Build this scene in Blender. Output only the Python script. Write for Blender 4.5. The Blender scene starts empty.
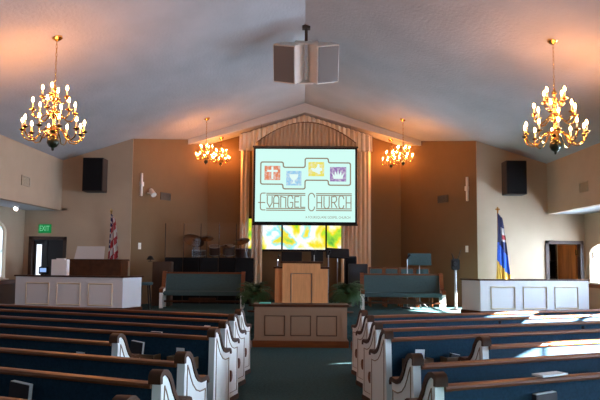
import bpy, bmesh, math, random
from mathutils import Vector, Matrix
random.seed(7)
S = bpy.context.scene
COL = S.collection
PI = math.pi
R = math.radians

# ------------------------------------------------------------------ camera model (600 x 400 frame)
F = 700.0
CAM = Vector((.01, 0, 1.5))
PITCH, YAW, ROLL = math.atan(60/700.), math.atan(4.5/700.), R(.45)
fw = Vector((-math.sin(YAW)*math.cos(PITCH), math.cos(YAW)*math.cos(PITCH), math.sin(PITCH)))
rt0 = Vector((math.cos(YAW), math.sin(YAW), 0)); up0 = rt0.cross(fw)
rt = rt0*math.cos(ROLL)+up0*math.sin(ROLL); up = up0*math.cos(ROLL)-rt0*math.sin(ROLL)
def ray(x, y): return fw*F+rt*(x-300)-up*(y-200)
def at(x, y, Yd):
    d = ray(x, y); return CAM+d*((Yd-CAM.y)/d.y)
def ceil_hit(x, y, apex, slope):
    d = ray(x, y); s = 1 if d.x > 0 else -1
    # apex - slope*s*X = Z
    t = (apex-slope*s*CAM.x-CAM.z)/(d.z+slope*s*d.x)
    return CAM+d*t

# ------------------------------------------------------------------ materials
def mat(name, col, rough=.6, metal=0., var=0., vscale=8., bump=0., bscale=60., spec=.5, emit=None, estr=0., coat=0., stretch=None):
    m = bpy.data.materials.new(name); m.use_nodes = True
    nt = m.node_tree; b = nt.nodes['Principled BSDF']
    b.inputs['Base Color'].default_value = (*col, 1)
    b.inputs['Roughness'].default_value = rough; b.inputs['Metallic'].default_value = metal
    b.inputs['Specular IOR Level'].default_value = spec
    b.inputs['Coat Weight'].default_value = coat
    tc = nt.nodes.new('ShaderNodeTexCoord'); mp = nt.nodes.new('ShaderNodeMapping')
    nt.links.new(tc.outputs['Object'], mp.inputs['Vector'])
    if stretch: mp.inputs['Scale'].default_value = stretch
    if var:
        n = nt.nodes.new('ShaderNodeTexNoise'); n.inputs['Scale'].default_value = vscale; n.inputs['Detail'].default_value = 5
        nt.links.new(mp.outputs[0], n.inputs['Vector'])
        r = nt.nodes.new('ShaderNodeValToRGB')
        r.color_ramp.elements[0].position = .3; r.color_ramp.elements[1].position = .7
        r.color_ramp.elements[0].color = (*[max(0, c*(1-var)) for c in col], 1)
        r.color_ramp.elements[1].color = (*[min(1, c*(1+var)) for c in col], 1)
        nt.links.new(n.outputs['Fac'], r.inputs[0]); nt.links.new(r.outputs[0], b.inputs['Base Color'])
    if bump:
        n2 = nt.nodes.new('ShaderNodeTexNoise'); n2.inputs['Scale'].default_value = bscale; n2.inputs['Detail'].default_value = 4
        nt.links.new(mp.outputs[0], n2.inputs['Vector'])
        bp = nt.nodes.new('ShaderNodeBump'); bp.inputs['Strength'].default_value = bump; bp.inputs['Distance'].default_value = .02
        nt.links.new(n2.outputs['Fac'], bp.inputs['Height']); nt.links.new(bp.outputs[0], b.inputs['Normal'])
    if emit:
        b.inputs['Emission Color'].default_value = (*emit, 1); b.inputs['Emission Strength'].default_value = estr
    return m
def emis(name, col, s):
    m = bpy.data.materials.new(name); m.use_nodes = True; nt = m.node_tree
    nt.nodes.remove(nt.nodes['Principled BSDF'])
    e = nt.nodes.new('ShaderNodeEmission'); e.inputs[0].default_value = (*col, 1); e.inputs[1].default_value = s
    nt.links.new(e.outputs[0], nt.nodes['Material Output'].inputs[0]); return m

M = dict(
    rackwood=mat('rack_wood', (.17, .085, .04), .5, var=.2, vscale=10),
    carpet=mat('carpet', (.028, .068, .074), .95, var=.25, vscale=30, bump=.3, bscale=300, spec=.1),
    ceil=mat('ceiling_plaster', (.43, .435, .45), .9, var=.07, vscale=1.6, bump=.35, bscale=22, spec=.1, stretch=(1, .6, 1)),
    fascia=mat('fascia_paint', (.55, .53, .5), .8),
    tan=mat('tan_wall_paint', (.45, .345, .245), .85, var=.03, vscale=3, spec=.2),
    brown=mat('brown_wall_paint', (.165, .105, .055), .85, var=.03, vscale=3, spec=.2),
    soffit=mat('soffit_paint', (.5, .5, .52), .9),
    wains=mat('wainscot', (.16, .15, .15), .8),
    wood=mat('oak_wood', (.15, .042, .010), .4, var=.3, vscale=6, spec=.35, stretch=(.4, 8, 8)),
    darkwood=mat('walnut_wood', (.060, .021, .008), .5, var=.3, vscale=8, spec=.2),
    maple=mat('pale_oak', (.66, .32, .125), .45, var=.1, vscale=5, stretch=(6, 6, .6)),
    taupe=mat('taupe_paint', (.27, .165, .10), .6),
    white=mat('white_paint', (.85, .83, .79), .45, var=.02),
    panelwhite=mat('panel_white', (.66, .66, .68), .55),
    mould=mat('tan_moulding', (.62, .53, .38), .5),
    groove=mat('groove_paint', (.24, .19, .15), .6),
    navy=mat('navy_upholstery', (.010, .034, .060), .85, var=.2, vscale=60, bump=.2, bscale=400, spec=.15),
    teal=mat('teal_upholstery', (.055, .095, .10), .85, var=.12, vscale=40, bump=.2, bscale=300, spec=.15),
    black=mat('black_plastic', (.008, .008, .009), .6, spec=.2),
    blackfab=mat('black_fabric', (.01, .01, .011), .95, spec=.1),
    grey=mat('grey_cabinet', (.03, .03, .033), .8, spec=.2),
    brass=mat('polished_brass', (.83, .52, .18), .22, metal=1),
    shaded_ball=mat('shaded_finial', (.012, .018, .006), .3, metal=.3),  # unlit bottom ball: its shade is put into the dark colour
    candle=mat('candle_sleeve', (.9, .8, .62), .5),
    polegrey=mat('grey_metal', (.28, .28, .28), .45, metal=.6),
    chrome=mat('chrome', (.75, .75, .77), .2, metal=1),
    bulb=emis('flame_bulb', (1, .35, .085), 420), bulbs=emis('small_flame_bulb', (1, .33, .075), 760),
    curtainb=mat('inner_curtain_cloth', (.70, .56, .40), .8, var=.06, vscale=10, spec=.2, stretch=(20, 20, 1)),
    edge_shade=mat('valance_edge_shade', (.20, .12, .06), .8),
    curtain=mat('curtain_cloth', (.86, .73, .55), .8, var=.06, vscale=10, spec=.2, stretch=(20, 20, 1)),
    spkw=mat('speaker_white', (.72, .68, .62), .5),
    grille=mat('speaker_grille', (.19, .17, .16), .9, bump=.4, bscale=250),
    spkd=mat('speaker_brown', (.035, .024, .018), .7),
    vent=mat('vent_metal', (.06, .045, .03), .5),
    ventl=mat('vent_beige', (.36, .29, .2), .5),
    plate=mat('switch_plate', (.8, .8, .75), .4),
    exitg=emis('exit_sign_green', (.02, .36, .10), .55),
    exitw=emis('exit_sign_letters', (.25, .8, .4), .8),
    leaf=mat('fern_leaf', (.025, .075, .02), .6, var=.3, vscale=20),
    pot=mat('clay_pot', (.10, .05, .03), .7),
    paper=mat('white_paper', (.8, .8, .8), .7),
    book=mat('hymnal_cover', (.018, .012, .016), .5),
    cymbal=mat('bronze_cymbal', (.03, .02, .012), .35, metal=1),
    drum=mat('drum_shell', (.03, .010, .008), .4),
    head=mat('drum_head', (.10, .095, .09), .6),
    red=mat('flag_red', (.28, .015, .02), .8), fwhite=mat('flag_white', (.45, .42, .4), .8), fblue=mat('flag_navy', (.012, .015, .07), .8),
    sblue=mat('flag_blue', (.02, .10, .55), .8), gold=mat('flag_gold', (.75, .42, .05), .7),
    amp=mat('brown_tolex', (.065, .035, .02), .8),
    doorwood=mat('door_wood', (.48, .17, .03), .35, var=.35, vscale=3, coat=.3, stretch=(3, 3, .5)),
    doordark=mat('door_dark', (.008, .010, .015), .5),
    frame=mat('door_frame_wood', (.045, .022, .015), .5),
    slit=emis('door_pane_daylight', (.85, .9, 1), 1.6),
    display=emis('small_display', (.35, .55, 1), .9),
    lamp=emis('spot_lens', (1, .75, .7), 14),
    scr=emis('screen_image', (.66, 1, .92), 1.0), scrw=emis('screen_white', (.80, 1, .95), .98),
    ink=emis('screen_brown', (.36, .28, .19), .8),
    tred=emis('tile_red', (.85, .27, .13), .9), tblue=emis('tile_blue', (.34, .66, .92), .92),
    tyel=emis('tile_yellow', (.88, .80, .12), .95), tpur=emis('tile_purple', (.34, .19, .50), .9),
)
def glassmat():
    m = bpy.data.materials.new('clear_pane'); m.use_nodes = True; nt = m.node_tree
    nt.nodes.remove(nt.nodes['Principled BSDF'])
    t = nt.nodes.new('ShaderNodeBsdfTransparent'); g = nt.nodes.new('ShaderNodeBsdfGlossy'); g.inputs['Roughness'].default_value = .03
    x = nt.nodes.new('ShaderNodeMixShader'); fr = nt.nodes.new('ShaderNodeFresnel'); fr.inputs[0].default_value = 1.45
    mu = nt.nodes.new('ShaderNodeMath'); mu.operation = 'MULTIPLY'; mu.inputs[1].default_value = .55; nt.links.new(fr.outputs[0], mu.inputs[0]); nt.links.new(mu.outputs[0], x.inputs[0]); nt.links.new(t.outputs[0], x.inputs[1]); nt.links.new(g.outputs[0], x.inputs[2])
    nt.links.new(x.outputs[0], nt.nodes['Material Output'].inputs[0]); return m
M['glass'] = glassmat()
def stained():
    m = bpy.data.materials.new('stained_glass_backlit'); m.use_nodes = True; nt = m.node_tree
    nt.nodes.remove(nt.nodes['Principled BSDF'])
    e = nt.nodes.new('ShaderNodeEmission'); e.inputs[1].default_value = 1.05
    tc = nt.nodes.new('ShaderNodeTexCoord'); n = nt.nodes.new('ShaderNodeTexNoise')
    n.inputs['Scale'].default_value = 1.7; n.inputs['Detail'].default_value = 4; n.inputs['Distortion'].default_value = .4
    nt.links.new(tc.outputs['Object'], n.inputs['Vector'])
    r = nt.nodes.new('ShaderNodeValToRGB'); cr = r.color_ramp
    cr.elements[0].position = .30; cr.elements[0].color = (.10, .45, .06, 1)
    cr.elements[1].position = .75; cr.elements[1].color = (.30, .70, .10, 1)
    for p, c in ((.37, (.45, .8, .05, 1)), (.42, (1, .78, .02, 1)), (.47, (1, .95, .35, 1)), (.51, (1, 1, 1, 1)), (.57, (1, 1, 1, 1)), (.61, (.3, .9, .95, 1)), (.66, (1, .8, .05, 1))):
        el = cr.elements.new(p); el.color = c
    nt.links.new(n.outputs['Fac'], r.inputs[0]); nt.links.new(r.outputs[0], e.inputs[0])
    nt.links.new(e.outputs[0], nt.nodes['Material Output'].inputs[0]); return m
M['stained'] = stained()
for q_ in ('tred', 'tblue', 'tyel', 'tpur'):      # printed speckle of the projected logo
    nt_ = M[q_].node_tree; e_ = nt_.nodes['Emission']; c_ = e_.inputs[0].default_value[:]
    tc_ = nt_.nodes.new('ShaderNodeTexCoord'); n_ = nt_.nodes.new('ShaderNodeTexNoise'); n_.inputs['Scale'].default_value = 16
    r_ = nt_.nodes.new('ShaderNodeValToRGB'); r_.color_ramp.elements[0].position = .42; r_.color_ramp.elements[1].position = .66
    r_.color_ramp.elements[0].color = c_; r_.color_ramp.elements[1].color = (*[.45*a_+.5 for a_ in c_[:3]], 1)
    nt_.links.new(tc_.outputs['Object'], n_.inputs['Vector']); nt_.links.new(n_.outputs['Fac'], r_.inputs[0]); nt_.links.new(r_.outputs[0], e_.inputs[0])

# ------------------------------------------------------------------ mesh builder
class MB:
    def __init__(s): s.bm = bmesh.new()
    def box(s, x0, x1, y0, y1, z0, z1, bev=0., mx=None):
        v = [s.bm.verts.new((x, y, z)) for x in (x0, x1) for y in (y0, y1) for z in (z0, z1)]
        fs = [s.bm.faces.new([v[i] for i in f]) for f in ((0, 1, 3, 2), (4, 6, 7, 5), (0, 4, 5, 1), (2, 3, 7, 6), (0, 2, 6, 4), (1, 5, 7, 3))]
        if bev:
            ed = list({e for f in fs for e in f.edges})
            r = bmesh.ops.bevel(s.bm, geom=ed, offset=bev, segments=2, affect='EDGES', clamp_overlap=True)
            if mx: 
                vs = {q for f in r['faces'] for q in f.verts}
                vs |= {q for q in v if q.is_valid}
                for q in vs: q.co = mx @ q.co
        elif mx:
            for q in v: q.co = mx @ q.co
        return s
    def quad(s, *p):
        s.bm.faces.new([s.bm.verts.new(q) for q in p]); return s
    def prism(s, outline, f0, f1):
        a = [s.bm.verts.new(f0(*p)) for p in outline]; b = [s.bm.verts.new(f1(*p)) for p in outline]
        n = len(a)
        s.bm.faces.new(a); s.bm.faces.new(b[::-1])
        for i in range(n): s.bm.faces.new((a[i], b[i], b[(i+1) % n], a[(i+1) % n]))
        return s
    def strip_solid(s, A, B, f0, f1):
        # solid between two matched polylines A and B (2D), extruded f0..f1
        n = len(A)
        a0 = [s.bm.verts.new(f0(*p)) for p in A]; b0 = [s.bm.verts.new(f0(*p)) for p in B]
        a1 = [s.bm.verts.new(f1(*p)) for p in A]; b1 = [s.bm.verts.new(f1(*p)) for p in B]
        for i in range(n-1):
            s.bm.faces.new((a0[i], a0[i+1], b0[i+1], b0[i])); s.bm.faces.new((a1[i], b1[i], b1[i+1], a1[i+1]))
            s.bm.faces.new((a0[i], a1[i], a1[i+1], a0[i+1])); s.bm.faces.new((b0[i], b0[i+1], b1[i+1], b1[i]))
        for i in (0, n-1): s.bm.faces.new((a0[i], b0[i], b1[i], a1[i]))
        return s
    def tube(s, pts, r, seg=6, closed=False):
        pts = [Vector(p) for p in pts]; n = len(pts); rings = []
        prev = None
        for i, p in enumerate(pts):
            if closed: t = pts[(i+1) % n]-pts[i-1]
            else: t = pts[min(i+1, n-1)]-pts[max(i-1, 0)]
            t.normalize()
            if prev is None:
                a = Vector((0, 0, 1)) if abs(t.z) < .9 else Vector((1, 0, 0))
                u = t.cross(a).normalized()
            else:
                u = (prev-t*prev.dot(t))
                u = u.normalized() if u.length > 1e-5 else t.orthogonal().normalized()
            prev = u; w = t.cross(u)
            rr = r[i] if isinstance(r, (list, tuple)) else r
            rings.append([s.bm.verts.new(p+u*(rr*math.cos(2*PI*k/seg))+w*(rr*math.sin(2*PI*k/seg))) for k in range(seg)])
        for i in range(n if closed else n-1):
            A, B = rings[i], rings[(i+1) % n]
            for k in range(seg): s.bm.faces.new((A[k], A[(k+1) % seg], B[(k+1) % seg], B[k]))
        if not closed:
            s.bm.faces.new(rings[0][::-1]); s.bm.faces.new(rings[-1])
        return s
    def lathe(s, prof, c=(0, 0, 0), seg=16, mx=None):
        c = Vector(c); rings = []
        for r, z in prof:
            if r < 1e-5:
                q = c+Vector((0, 0, z)); rings.append([s.bm.verts.new(mx @ q if mx else q)])
            else:
                row = []
                for k in range(seg):
                    q = c+Vector((r*math.cos(2*PI*k/seg), r*math.sin(2*PI*k/seg), z)); row.append(s.bm.verts.new(mx @ q if mx else q))
                rings.append(row)
        for A, B in zip(rings, rings[1:]):
            if len(A) == 1 and len(B) == 1: continue
            for k in range(seg):
                k2 = (k+1) % seg
                if len(A) == 1: s.bm.faces.new((A[0], B[k], B[k2]))
                elif len(B) == 1: s.bm.faces.new((A[k], B[0], A[k2]))
                else: s.bm.faces.new((A[k], A[k2], B[k2], B[k]))
        for q, rev in ((rings[0], True), (rings[-1], False)):
            if len(q) > 1: s.bm.faces.new(q[::-1] if rev else q)
        return s
    def build(s, name, m, parent=None, smooth=False, loc=None, recalc=True):
        if recalc: bmesh.ops.recalc_face_normals(s.bm, faces=s.bm.faces)
        me = bpy.data.meshes.new(name); s.bm.to_mesh(me); s.bm.free()
        ms = m if isinstance(m, (list, tuple)) else [m]
        for q in ms: me.materials.append(M[q] if isinstance(q, str) else q)
        if smooth:
            for p in me.polygons: p.use_smooth = True
            try: me.set_sharp_from_angle(angle=R(40))
            except Exception: pass
        o = bpy.data.objects.new(name, me); COL.objects.link(o)
        if parent: o.parent = parent
        if loc: o.location = loc
        return o
def tag(o, label=None, cat=None, group=None, kind=None):
    if label: o['label'] = label
    if cat: o['category'] = cat
    if group: o['group'] = group
    if kind: o['kind'] = kind
    return o
def thing(name, label, cat, loc=(0, 0, 0), rz=0., group=None):
    o = bpy.data.objects.new(name, None); COL.objects.link(o); o.empty_display_size = .1
    o.location = loc; o.rotation_euler = (0, 0, rz); return tag(o, label, cat, group)
def copy_tree(o, parent=None):
    c = o.copy(); COL.objects.link(c)
    if parent: c.parent = parent
    for ch in list(o.children): copy_tree(ch, c)
    return c
def struct(mb, name, m, parent=None, **k):
    o = mb.build(name, m, parent, **k)
    if not parent: o['kind'] = 'structure'
    return o
def solidify(o, t):
    md = o.modifiers.new('thickness', 'SOLIDIFY'); md.thickness = t; md.offset = 0; return o

# ------------------------------------------------------------------ shell
RZ, SL = 5.56, .325           # nave ridge and slope
AZ, AS = 5.33, .286           # lower ceiling over the platform alcove
SX, AX = 5.57, 6.40           # nave side wall, side aisle outer wall
Y0, Y1, YH, YB = -4.0, 16.0, 17.9, 18.7
CX, BX = 3.96, 2.58           # alcove mouth, back wall half width
SOF = 2.59
def zc(x): return RZ-SL*abs(x)
def za(x): return AZ-AS*abs(x)
m = MB(); m.box(-AX-.2, AX+.2, Y0-.2, 19.2, -.12, 0); struct(m, 'floor', 'carpet')
# nave ceiling as one slab with a ridge
m = MB(); T = .15
o_ = [(-SX-.15, zc(SX+.15)), (0, RZ), (SX+.15, zc(SX+.15)), (SX+.15, zc(SX+.15)+T), (0, RZ+T), (-SX-.15, zc(SX+.15)+T)]
m.prism(o_, lambda x, z: (x, Y0-.2, z), lambda x, z: (x, YH, z)); struct(m, 'ceiling', 'ceil')
# alcove ceiling, a step lower
m = MB(); W = 4.2
o_ = [(-W, za(W)), (0, AZ), (W, za(W)), (W, za(W)+.35), (0, AZ+.45), (-W, za(W)+.35)]
m.prism(o_, lambda x, z: (x, YH+.06, z), lambda x, z: (x, YB+.3, z)); struct(m, 'ceiling_alcove', 'ceil')
# fascia between the two
m = MB()
o_ = [(-3.22, za(3.22)-.01), (0, AZ-.01), (3.22, za(3.22)-.01), (3.22, zc(3.22)+.03), (0, RZ+.03), (-3.22, zc(3.22)+.03)]
m.prism(o_, lambda x, z: (x, YH-.02, z), lambda x, z: (x, YH+.08, z)); struct(m, 'trim_1', 'fascia')
# upper side walls above the soffit, soffits, outer walls with windows
for s, side in ((-1, 'left'), (1, 'right')):
    m = MB(); a, b = sorted((s*SX, s*(SX+.14)))
    m.box(a, b, Y0, Y1+.1, SOF, zc(SX)+.05); struct(m, 'wall_%s_upper' % side, 'tan')
    m = MB(); a, b = sorted((s*(SX+.0), s*(AX+.15)))
    m.box(a, b, Y0, Y1+.1, SOF, SOF+.12) if False else m.box(*sorted((s*(SX+.141), s*(AX+.15))), Y0, Y1+.1, SOF, SOF+.12)
    struct(m, 'ceiling_aisle_%s' % side, 'soffit')
WIN = {1: [(-1.8, -.9), (1.7, 2.6), (5.2, 6.25), (8.6, 9.85), (12.2, 13.1), (14.0, 15.75)], -1: [(.5, 1.5), (4.0, 5.0), (7.3, 8.3), (10.6, 11.6), (13.95, 15.05)]}
SILL, HEADH, ARC = 1.06, 2.05, .22
def head(a): return HEADH+{14.0: -.36, 12.2: -.42, 8.6: -.18}.get(a, 0)
def arch(y, a, b):
    t = (y-(a+b)/2)/((b-a)/2); return head(a)+ARC*math.sqrt(max(0, 1-t*t))
wn = 0
for s, side in ((-1, 'left'), (1, 'right')):
    m = MB(); x0, x1 = sorted((s*AX, s*(AX+.18))); prev = Y0
    for a, b in WIN[s]:
        m.box(x0, x1, prev, a, 0, SOF+.1)
        m.box(x0, x1, a, b, 0, SILL)
        N = 14
        ys = [a+(b-a)*(.5-.5*math.cos(PI*i/N)) for i in range(N+1)]
        for ya, yb in zip(ys, ys[1:]):
            m.prism([(ya, arch(ya, a, b)), (yb, arch(yb, a, b)), (yb, SOF+.1), (ya, SOF+.1)], lambda y, z: (x0, y, z), lambda y, z: (x1, y, z))
        prev = b
    m.box(x0, x1, prev, Y1+.1, 0, SOF+.1)
    struct(m, 'wall_%s' % side, 'tan')
    for a, b in WIN[s]:
        wn += 1
        fx = s*(AX+.09)
        c = (a+b)/2
        pts = [(fx, a+.025, SILL+.03), (fx, a+.025, head(a))]+[(fx, a+.025+(b-a-.05)*(.5-.5*math.cos(PI*i/10)), arch(a+(b-a)*(.5-.5*math.cos(PI*i/10)), a, b)-.03) for i in range(1, 10)]+[(fx, b-.025, head(a)), (fx, b-.025, SILL+.03)]
        m = MB(); m.tube(pts, .028, 5, closed=True); m.box(fx-.02, fx+.02, c-.016, c+.016, SILL, head(a)+ARC-.03)
        m.box(fx-.02, fx+.02, a, b, 1.62, 1.65)
        w = struct(m, 'window_%d' % wn, 'white')
        m = MB(); m.box(*sorted((s*(AX-.06), s*(AX+.05))), a-.06, b+.06, SILL-.035, SILL); struct(m, 'window_sill', 'white', w)
        m = MB(); N = 12
        for i in range(N):
            ya, yb = [a+(b-a)*(.5-.5*math.cos(PI*j/N)) for j in (i, i+1)]
            m.quad((fx, ya, SILL), (fx, yb, SILL), (fx, yb, arch(yb, a, b)), (fx, ya, arch(ya, a, b)))
        struct(m, 'pane', 'glass', w)
    # chair rail between the windows, wainscot below
    m = MB(); xa, xb = sorted((s*(AX-.035), s*AX))
    m.box(xa, xb, Y0, Y1, .94, 1.02); struct(m, 'trim_%d' % (3+(s > 0)), 'wood')
    m = MB(); xa, xb = sorted((s*(AX-.012), s*AX)); m.box(xa, xb, Y0, Y1, .0, .94); struct(m, 'baseboard_%s' % side, 'wains' if s < 0 else 'tan')
# rear wall
m = MB(); m.prism([(-AX-.1, 0), (AX+.1, 0), (AX+.1, SOF), (SX+.1, SOF+.1), (SX+.1, zc(SX)), (0, RZ+.1), (-SX-.1, zc(SX)), (-SX-.1, SOF+.1), (-AX-.1, SOF)],
                  lambda x, z: (x, Y0, z), lambda x, z: (x, Y0-.2, z)); struct(m, 'wall_rear', 'tan')
# front walls either side of the alcove, with door openings
DO = {-1: (-6.28, -5.42, 1.99), 1: (5.50, 6.36, 1.98)}
for s, side in ((-1, 'front_left'), (1, 'front_right')):
    a, b, h = DO[s]
    m = MB(); f0 = lambda x, z: (x, Y1, z); f1 = lambda x, z: (x, Y1+.16, z)
    ci, co = (b, a) if s < 0 else (a, b)          # inner / outer door edge
    m.prism([(s*CX, 0), (ci, 0), (ci, SOF), (s*(SX), SOF), (s*SX, zc(SX)+.05), (s*CX, zc(CX)+.05)] if abs(ci) < SX else [(s*CX, 0)], f0, f1)
    m.prism([(ci, h), (co, h), (co, SOF+.05), (ci, SOF+.05)], f0, f1)
    m.prism([(co, 0), (s*(AX+.1), 0), (s*(AX+.1), SOF+.05), (co, SOF+.05)], f0, f1)
    struct(m, 'wall_%s' % side, 'tan')
    m = MB()
    dx, dy = s*(BX-CX), YB-Y1
    L = math.hypot(dx, dy); nx, ny = dy/L*s*.15, -dx/L*s*.15
    pz = [(0, 0), (1.04, 0)]
    N = 10
    top = [(t/N*1.04, (zc(CX+(BX-CX)*t/N*1.04)+.04)) for t in range(N, -1, -1)]
    m.prism(pz+top, lambda t, z: (s*CX+dx*t, Y1+.02+dy*t, z), lambda t, z: (s*CX+dx*t+nx, Y1+.02+dy*t+ny, z))
    struct(m, 'wall_alcove_%s' % ('left' if s < 0 else 'right'), 'brown')
m = MB(); m.prism([(-BX-.1, 0), (BX+.1, 0), (BX+.1, za(BX)+.05), (0, AZ+.1), (-BX-.1, za(BX)+.05)], lambda x, z: (x, YB, z), lambda x, z: (x, YB+.15, z))
struct(m, 'wall_back', 'brown')
# raised platform and steps
PZ, PY = .45, 13.25
m = MB(); m.prism([(-AX+.02, PY), (AX-.02, PY), (AX-.02, 14.75), (5.25, 14.75), (5.25, Y1+.0), (CX, Y1), (BX, YB), (-BX, YB), (-CX, Y1), (-5.25, Y1), (-5.25, 14.75), (-AX+.02, 14.75)],
                  lambda x, y: (x, y, 0.0), lambda x, y: (x, y, PZ)); struct(m, 'floor_platform', 'carpet')
for k in (1, 2):
    m = MB(); m.box(-3.0, 3.0, PY-.3*k, PY-.001, 0.0, PZ-.15*k, .01); struct(m, 'floor_step', 'carpet')

# doors
def door_frame(n, s):
    a, b, h = DO[s]; w = .075
    m = MB()
    for x in (a, b-w): m.box(x, x+w, Y1-.03, Y1+.17, 0, h, .004)
    m.box(a, b, Y1-.03, Y1+.17, h-w, h, .004)
    return struct(m, 'door_%d' % n, 'frame')
d1 = door_frame(1, -1); a, b, h = DO[-1]
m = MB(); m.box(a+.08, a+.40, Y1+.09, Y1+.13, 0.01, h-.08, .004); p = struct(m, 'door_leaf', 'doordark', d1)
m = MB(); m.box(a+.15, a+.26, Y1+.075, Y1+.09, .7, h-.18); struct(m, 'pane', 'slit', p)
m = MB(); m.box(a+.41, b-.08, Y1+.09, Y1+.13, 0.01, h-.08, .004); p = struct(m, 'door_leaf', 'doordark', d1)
m = MB(); m.tube([(a+.46, Y1+.03, .98), (a+.46, Y1+.09, .98)], .02, 8); struct(m, 'door_knob', 'brass', p)
d2 = door_frame(2, 1); a, b, h = DO[1]
m = MB(); mx = Matrix.Translation((b-.08, Y1+.19, 0)) @ Matrix.Rotation(R(103), 4, 'Z')
m.box(0, .72, -.02, .02, .01, h-.08, .004, mx=mx); p = struct(m, 'door_leaf', 'doorwood', d2)
m = MB(); m.box(.62, .68, -.05, .05, .95, 1.0, .004, mx=mx); struct(m, 'door_handle', 'brass', p)
for z in (1.72, .3):
    m = MB(); m.box(b-.11, b-.075, Y1+.12, Y1+.19, z-.06, z+.06, .003); struct(m, 'hinge', 'brass', d2)
# rooms beyond the doors
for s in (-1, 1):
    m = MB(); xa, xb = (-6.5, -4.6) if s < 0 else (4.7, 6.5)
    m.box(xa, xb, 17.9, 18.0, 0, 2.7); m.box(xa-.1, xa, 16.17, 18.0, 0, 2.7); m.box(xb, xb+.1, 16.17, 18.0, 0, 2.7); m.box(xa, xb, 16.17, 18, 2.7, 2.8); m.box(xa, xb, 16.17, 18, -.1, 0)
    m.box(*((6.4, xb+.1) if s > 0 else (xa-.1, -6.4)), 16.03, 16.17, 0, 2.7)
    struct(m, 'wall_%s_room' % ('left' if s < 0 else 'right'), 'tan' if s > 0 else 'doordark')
m = MB(); m.lathe([(0, 0), (.12, -.01), (.15, -.06), (.11, -.13), (0, -.16)], seg=18); o = tag(m.build('ceiling_lamp', emis('room_lamp', (1, .58, .25), 32), smooth=True), 'round lit ceiling lamp in the room beyond the right doorway', 'lamp'); o.location = (6.25, 16.6, 2.7)
t = thing('shelf_unit', 'dark shelf unit seen through the doorway on the right', 'shelf', (5.85, 17.62, 0))
for x in (-.42, .38):
    m = MB(); m.box(x, x+.04, -.2, .2, 0, 2.1); m.build('side_panel', 'black', t)
for z in (.1, .6, 1.1, 1.5, 2.06):
    m = MB(); m.box(-.38, .38, -.2, .2, z, z+.03); m.build('shelf', 'black', t)
m = MB(); m.box(-.42, .42, .2, .22, 0, 2.1); m.build('back_panel', 'black', t)
m = MB(); m.box(5.62, 5.85, 17.45, 17.65, 1.131, 1.27, .01); tag(m.build('storage_box', 'paper'), 'white storage box on the dark shelf beyond the right doorway', 'box')
m = MB(); m.box(5.95, 6.12, 17.45, 17.7, 1.531, 1.78, .01); tag(m.build('storage_box', 'amp'), 'brown storage box on the upper shelf beyond the right doorway', 'box')

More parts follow.
